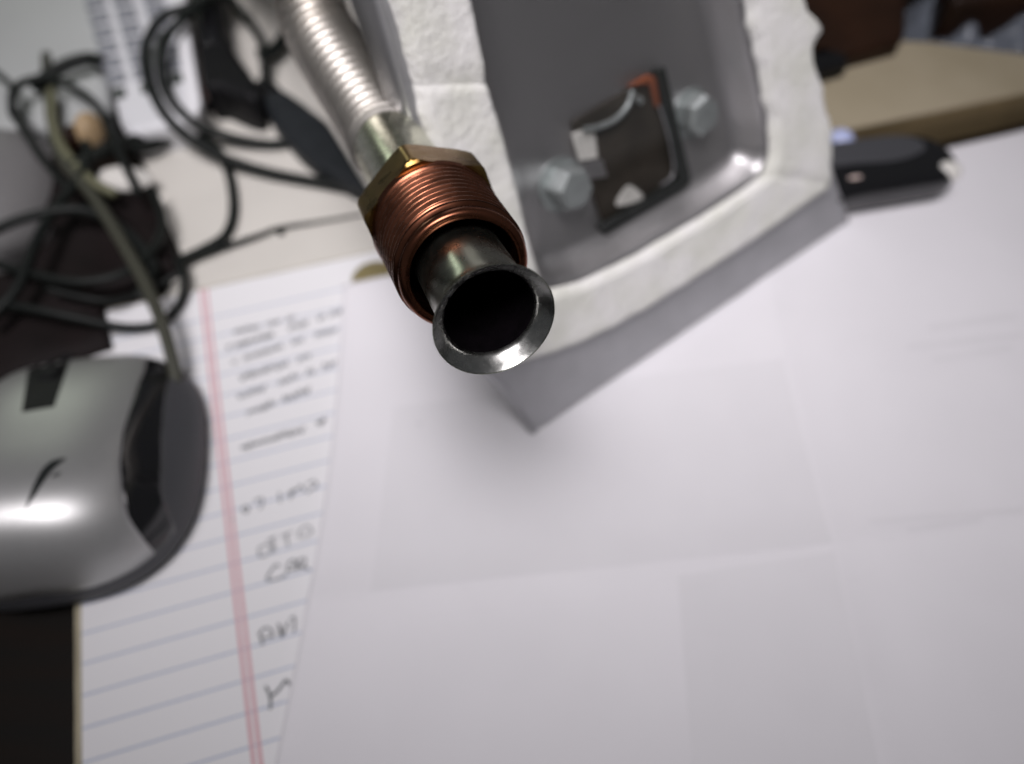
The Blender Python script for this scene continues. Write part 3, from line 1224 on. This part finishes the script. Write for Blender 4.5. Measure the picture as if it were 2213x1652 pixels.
# ------------------------------------------------------------------ clutter at the back left
ZD = 0.006
pouch_px = [(12, 312), (70, 285), (128, 262), (200, 395), (312, 372), (345, 450), (396, 562), (300, 610), (215, 640), (236, 745), (120, 780), (-120, 900), (-160, 640), (20, 570), (88, 490), (94, 412)]
P = [W(x, y, ZD) for x, y in pouch_px]
c = sum(P, Vector()) / len(P)
V, Fc = [], []
n = len(P) * 6
OP = []
for i in range(len(P)):
    for k in range(6):
        OP.append(P[i].lerp(P[(i + 1) % len(P)], k / 6))
NR2 = 18
pc = W(150, 560, ZD)
for j in range(NR2 + 1):
    t = j / NR2
    for p in OP:
        q = pc.lerp(p, t)
        h = (ZD - DESK) * (1 - t ** 8) ** 0.5
        h *= 0.8 + 0.35 * noise.noise(Vector((q.x * 45, q.y * 45, 1.7)))
        V.append(Vector((q.x, q.y, DESK + 0.0004 + h)))
for j in range(NR2):
    for i in range(n):
        a, b = j * n + i, j * n + (i + 1) % n
        Fc.append((a, b, b + n, a + n))
o = recalc(build('dark_pouch', V, Fc, M['maroon']))
tag(o, 'flat black and maroon fabric pouch lying under the tangled cables', 'pouch')

g1 = prism('monitor_foot', pxs([(-260, -260), (225, -260), (225, 120), (235, 250), (190, 310), (120, 290), (60, 262), (-40, 300), (-260, 330)], 0.004), DESK, 0.004, M['greypl'], bev=0.003, curve=0)
tag(g1, 'pale grey plastic monitor foot lying flat behind the tangled cables', 'monitor foot')
dc = W(-50, 430, 0.0)
ed = ellipsoid('grey_dome', Vector((dc.x, dc.y, DESK)), 0.034, 0.040, 0.024, M['greypl2'], exp=2.2)
tag(ed, 'rounded mid grey plastic dome beside the dark pouch', 'dome')

# handset with keypad
HZ = 0.012
hs = root('keypad_handset', W(320, 150, HZ), 'light grey handset with rows of grey keys, black cables looped over it', 'handset')
hb = prism('body', pxs([(160, -90), (385, -90), (401, 30), (434, 236), (420, 252), (388, 262), (290, 285), (268, 280), (255, 255)], HZ), DESK, HZ, M['handset'], hs, bev=0.0035, seg=4)
prism('edge_highlight', pxs([(368, -80), (397, -80), (404, 40), (434, 222), (424, 246), (405, 238), (384, 110)], HZ + 0.0035), HZ - 0.0005, HZ + 0.0035, M['whiteglint'], hs, bev=0.0012)  # white strip paints the highlight along the handset's side bevel
prism('front_edge', pxs([(276, 300), (392, 272), (388, 262), (272, 286)], HZ - 0.006), DESK + 0.0002, HZ - 0.006, M['key'], hs, bev=0.001)
cols = [((196, -30), (257, 198)), ((254, -36), (316, 186)), ((318, -44), (380, 166))]
for ci, (a, b) in enumerate(cols):
    for r in range(8):
        t = r / 7
        x, y = a[0] + (b[0] - a[0]) * t, a[1] + (b[1] - a[1]) * t
        last = r == 7
        hw, hh = (21, 12) if not last else (13, 10)
        prism('key', pxs([(x - hw - 2, y + 2 - hh), (x + hw - 2, y - 2 - hh), (x + hw + 2, y - 4 + hh), (x - hw + 2, y + 4 + hh)], HZ + 0.0012), HZ - 0.0004, HZ + 0.0012,
              M['keydark'] if last else M['key'], hs, bev=0.0005, seg=2)

# tan knob and white cap
kc = W(186, 268, 0.010)
tag(ellipsoid('wooden_knob', Vector((kc.x, kc.y, 0.0042)), 0.0062, 0.0080, 0.010, M['wood']), 'small tan wooden knob between the handset and the cables', 'knob')
kc = W(150, 285, 0.010)
tag(ellipsoid('brown_bead', Vector((kc.x, kc.y, 0.0042)), 0.004, 0.006, 0.008, M['brown']), 'small dark brown bead beside the tan wooden knob', 'bead')
kc = W(255, 362, 0.012)
tag(ellipsoid('white_cap', Vector((kc.x, kc.y, 0.0055)), 0.0115, 0.0064, 0.0045, M['whitepl'], rot=-0.12), 'glossy white oval plastic cap on the dark pouch', 'cap')

# cables
ZC = 0.000
cable('cable', [(500, -30, .018), (430, 8, .020), (352, 38, .020), (315, 100, .018), (322, 180, .016), (368, 262, .012), (450, 325, .006), (560, 368, .002), (690, 395, .001), (775, 412, .001)],
      0.0022, M['cable'], 'black cable looping widest over the handset then running to the slate adapter')
cable('cable', [(470, -20, .021), (408, 30, .021), (362, 80, .021), (348, 145, .020), (366, 210, .016), (420, 265, .010), (500, 298, .004), (590, 312, .001), (650, 302, .001)],
      0.0021, M['cable'], 'black cable in the tighter inner loop over the handset')
cable('cable', [(150, 360, .014), (220, 330, .013), (300, 298, .008), (380, 283, .004), (450, 302, .001), (492, 368, .000), (505, 450, .000), (488, 508, .000), (440, 540, .001), (385, 566, .003)],
      0.0020, M['cable'], 'black cable curving in a half circle on the cream board')
cable('cable', [(390, 563, .0022), (480, 536, .000), (560, 510, -.0006), (602, 494, -.0006), (690, 480, -.0012), (785, 464, -.0014)],
      0.0016, M['cable'], 'thin black wire lying straight along the cream board toward the nut', r_end=0.0005)
cable('cable', [(-30, 140, .010), (10, 172, .010), (30, 200, .010), (24, 240, .010), (52, 285, .012), (95, 350, .012), (150, 410, .013)],
      0.0014, M['cable'], 'thin black cable entering beside the grey dome')
cable('cable', [(30, 250, .012), (26, 205, .014), (52, 178, .014), (105, 170, .014), (160, 190, .014), (206, 225, .015), (236, 275, .014), (262, 340, .013), (300, 420, .011)],
      0.0017, M['cable'], 'black cable arching over the pale grey monitor foot')
cable('cable', [(70, 190, .010), (110, 160, .011), (150, 138, .012), (196, 128, .012), (225, 140, .012)],
      0.0030, M['cable'], 'thick short black cable end lying on the pale grey monitor foot')
cable('cable', [(112, 195, .011), (114, 260, .011), (135, 320, .013), (190, 385, .014), (250, 420, .012)],
      0.0019, M['cable3'], 'pale olive cable hanging behind the tan wooden knob')
cable('cable', [(385, 560, .005), (398, 605, .004), (388, 655, .003), (345, 698, .003), (280, 708, .004), (200, 695, .008), (90, 672, .012), (-40, 650, .012)],
      0.0015, M['cable'], 'thin black cable looping back over the corner of the ruled pad')
cable('cable', [(395, 585, .004), (340, 618, .003), (290, 638, .004), (220, 650, .008), (100, 625, .012)],
      0.0011, M['cable'], 'thinnest black cable crossing the corner of the ruled pad')
cable('cable', [(470, -30, .010), (530, 35, .010), (568, 95, .008), (572, 160, .006), (590, 205, .004), (640, 250, .004)],
      0.0020, M['cable'], 'black cable between the black adapter and the corrugated hose')
cable('cable', [(640, 40, .004), (615, 80, .004), (590, 110, .005), (560, 120, .006)],
      0.0030, M['cable'], 'short thick black cable reaching under the corrugated hose')
cable('cable', [(-60, 520, .016), (60, 470, .016), (180, 455, .014), (270, 500, .011), (330, 575, .008), (300, 640, .007)], 0.0020, M['cable'], 'black cable lying across the dark pouch')
cable('cable', [(-40, 560, .012), (60, 590, .013), (170, 610, .013), (270, 590, .012), (330, 540, .010), (352, 480, .008), (330, 410, .009)], 0.0016, M['cable'], 'black cable coiled on the edge of the dark pouch')
cable('cable', [(185, 310, .014), (190, 345, .014), (165, 395, .015), (120, 450, .015), (80, 520, .015), (40, 620, .014), (-30, 700, .012)], 0.0020, M['cable'], 'black cable dropping from behind the handset over the dark pouch')
cable('cable', [(232, 258, .010), (250, 300, .010), (300, 318, .006), (360, 305, .003), (395, 285, .002)], 0.0026, M['cable'], 'thick black cable tucked under the front of the handset')
kn = W(604, 492, 0.001)
tag(ellipsoid('wire_knot', Vector((kn.x, kn.y, ZB)), 0.0016, 0.0018, 0.003, M['cable']), 'tiny dark knot on the thin wire along the cream board', 'knot')

# black adapter and slate adapter
AZ = 0.016
ba = root('power_adapter', W(450, 80, AZ), 'black power adapter standing between the handset and the corrugated hose', 'adapter')
prism('case', pxs([(402, -80), (470, -80), (485, 60), (505, 105), (560, 180), (556, 214), (520, 206), (470, 184), (438, 186)], AZ), DESK, AZ, M['blackpl'], ba, bev=0.003)
prism('label_plate', pxs([(425, -40), (455, -40), (468, 90), (440, 95)], AZ + 0.0004), AZ - 0.001, AZ + 0.0004, M['glossblack'], ba, bev=0.0002)
sa_ = root('strap_adapter', W(660, 300, 0.008), 'slate grey tapered adapter lying under the corrugated hose', 'adapter')
prism('case', pxs([(562, 205), (606, 186), (650, 215), (710, 262), (800, 410), (760, 398), (690, 360), (640, 318), (590, 262)], 0.008), ZB, 0.008, M['slate'], sa_, bev=0.0025)
prism('strain_relief', pxs([(545, 178), (570, 160), (606, 186), (575, 215)], 0.0065), ZB, 0.0065, M['blackpl'], sa_, bev=0.0015)
tag(prism('pink_slip', pxs([(436, 190), (480, 178), (545, 240), (540, 262), (470, 250), (440, 235)], ZB + 0.0005), ZB, ZB + 0.0005, M['pink']), 'small pinkish paper slip beside the black adapter', 'paper slip')
tag(prism('red_cap', pxs([(444, 180), (464, 174), (470, 196), (450, 204)], 0.002), ZB + 0.0006, 0.002, M['red'], bev=0.0008), 'tiny red plastic cap on the pinkish slip', 'cap')
tag(prism('black_bead', pxs([(436, 222), (456, 212), (470, 226), (450, 240)], 0.001), ZB + 0.0006, 0.001, M['blackpl'], bev=0.0006), 'tiny dark plastic bead at the handset corner', 'bead')
tag(prism('blue_cap', pxs([(820, 120), (846, 112), (856, 144), (830, 154)], 0.001), ZB, 0.001, M['blue'], bev=0.0008), 'tiny bright blue plastic cap between hose and metal door', 'cap')
tag(prism('black_clip', pxs([(748, -20), (790, -30), (812, 30), (796, 72), (770, 50)], 0.004), ZB, 0.004, M['blackpl'], bev=0.0015), 'black clip on the cream board beside the corrugated hose', 'clip')
tag(prism('small_black_clip', pxs([(812, 60), (832, 55), (840, 90), (820, 96)], 0.003), ZB, 0.003, M['blackpl'], bev=0.001), 'smaller black clip next to the blue cap', 'clip')

# ------------------------------------------------------------------ clutter at the back right
bx = root('cardboard_box', W(2000, 200, 0.02), 'flat tan cardboard box behind the dark phone', 'box')
BZ = 0.013
top_pts = pxs([(1690, 185), (1779, 153), (1950, 91), (2010, 94), (2330, 135), (2330, 172), (2213, 203), (1979, 252), (1720, 305)], BZ)
prism('side_wall', top_pts, DESK, BZ - 0.0006, M['tanedge'], bx, bev=0.0006)
prism('lid', top_pts, BZ - 0.0005, BZ + 0.0006, M['tan'], bx, bev=0.0004)
ph = root('dark_phone', W(1950, 360, 0.012), 'glossy black rounded phone with pale solid glints on the white paper', 'phone')
PZ = 0.017
prism('case', pxs([(1740, 312), (1830, 298), (1940, 284), (2010, 290), (2058, 318), (2078, 352), (2064, 378), (1990, 392), (1880, 410), (1760, 425)], PZ), 0.0040, PZ, M['glossblack'], ph, bev=0.006, curve=4, seg=5)
prism('front_glass', pxs([(1745, 318), (1830, 304), (1935, 292), (1985, 300), (2000, 322), (1940, 345), (1850, 352), (1760, 360)], PZ + 0.0006), PZ - 0.0004, PZ + 0.0006, M['charcoal'], ph, bev=0.0005, curve=3)
for (bx_, by_, bz_, rx_, ry_, rz_, mt_) in ((2046, 372, 0.014, 0.0058, 0.0046, 0.0040, 'whitepl'), (1944, 402, 0.011, 0.0032, 0.0032, 0.0032, 'pink'),
                                             (1846, 388, 0.016, 0.0040, 0.0014, 0.0014, 'pink')):
    c = W(bx_, by_, bz_)
    ellipsoid('glint_bead', c, rx_, ry_, rz_, M[mt_], ph, rot=0.2, flat_bottom=False)  # pale beads stand in for glints on the glossy case
c = W(1828, 276, 0.020)
tag(ellipsoid('pale_blue_cap', Vector((c.x, c.y, BZ + 0.0004)), 0.0055, 0.0055, 0.0045, M['paleblue']), 'pale blue round plastic cap on the cardboard box', 'cap')
tag(prism('brown_case', pxs([(1640, -120), (1965, -120), (1962, 60), (1948, 84), (1780, 128), (1660, 150)], 0.022), DESK, 0.022, M['brown'], bev=0.004), 'dark brown case behind the cardboard box', 'case')
tag(prism('black_block', pxs([(1700, 128), (1775, 96), (1832, 116), (1838, 132), (1770, 150), (1700, 175)], 0.022), BZ + 0.0006, 0.022, M['blackpl'], bev=0.002), 'small black block on the cardboard box beside the gasket', 'block')
tag(prism('rear_brown_case', pxs([(2060, -200), (2420, -200), (2420, -60), (2213, -10), (2060, 0)], 0.03), DESK, 0.03, M['brown'], bev=0.004), 'dark brown case behind the crumpled clear bag', 'case')
# crumpled clear bag
V, Fc = [], []
nb_ = 46
a, b, c, d = W(1955, 118, 0.012), W(2420, 150, 0.012), W(2420, -30, 0.012), W(1950, -30, 0.012)
for j in range(nb_ + 1):
    for i in range(nb_ + 1):
        u, v = i / nb_, j / nb_
        p = (a * (1 - u) + b * u) * (1 - v) + (d * (1 - u) + c * u) * v
        ed = min(1, 6 * min(u, 1 - u, v, 1 - v))
        h = 0.022 * ed * (0.45 + 0.9 * abs(noise.noise(Vector((p.x * 38, p.y * 38, 5)))) + 0.5 * abs(noise.noise(Vector((p.x * 95, p.y * 95, 2)))))
        V.append(Vector((p.x, p.y, DESK + 0.001 + h + 0.018 * (1 if v < 0 else 0))))
for j in range(nb_):
    for i in range(nb_):
        k = j * (nb_ + 1) + i
        Fc.append((k, k + 1, k + nb_ + 2, k + nb_ + 1))
bg = build('plastic_bag', V, Fc, M['film'], smooth=True)
tag(bg, 'crumpled clear plastic bag behind the cardboard box', 'plastic bag')
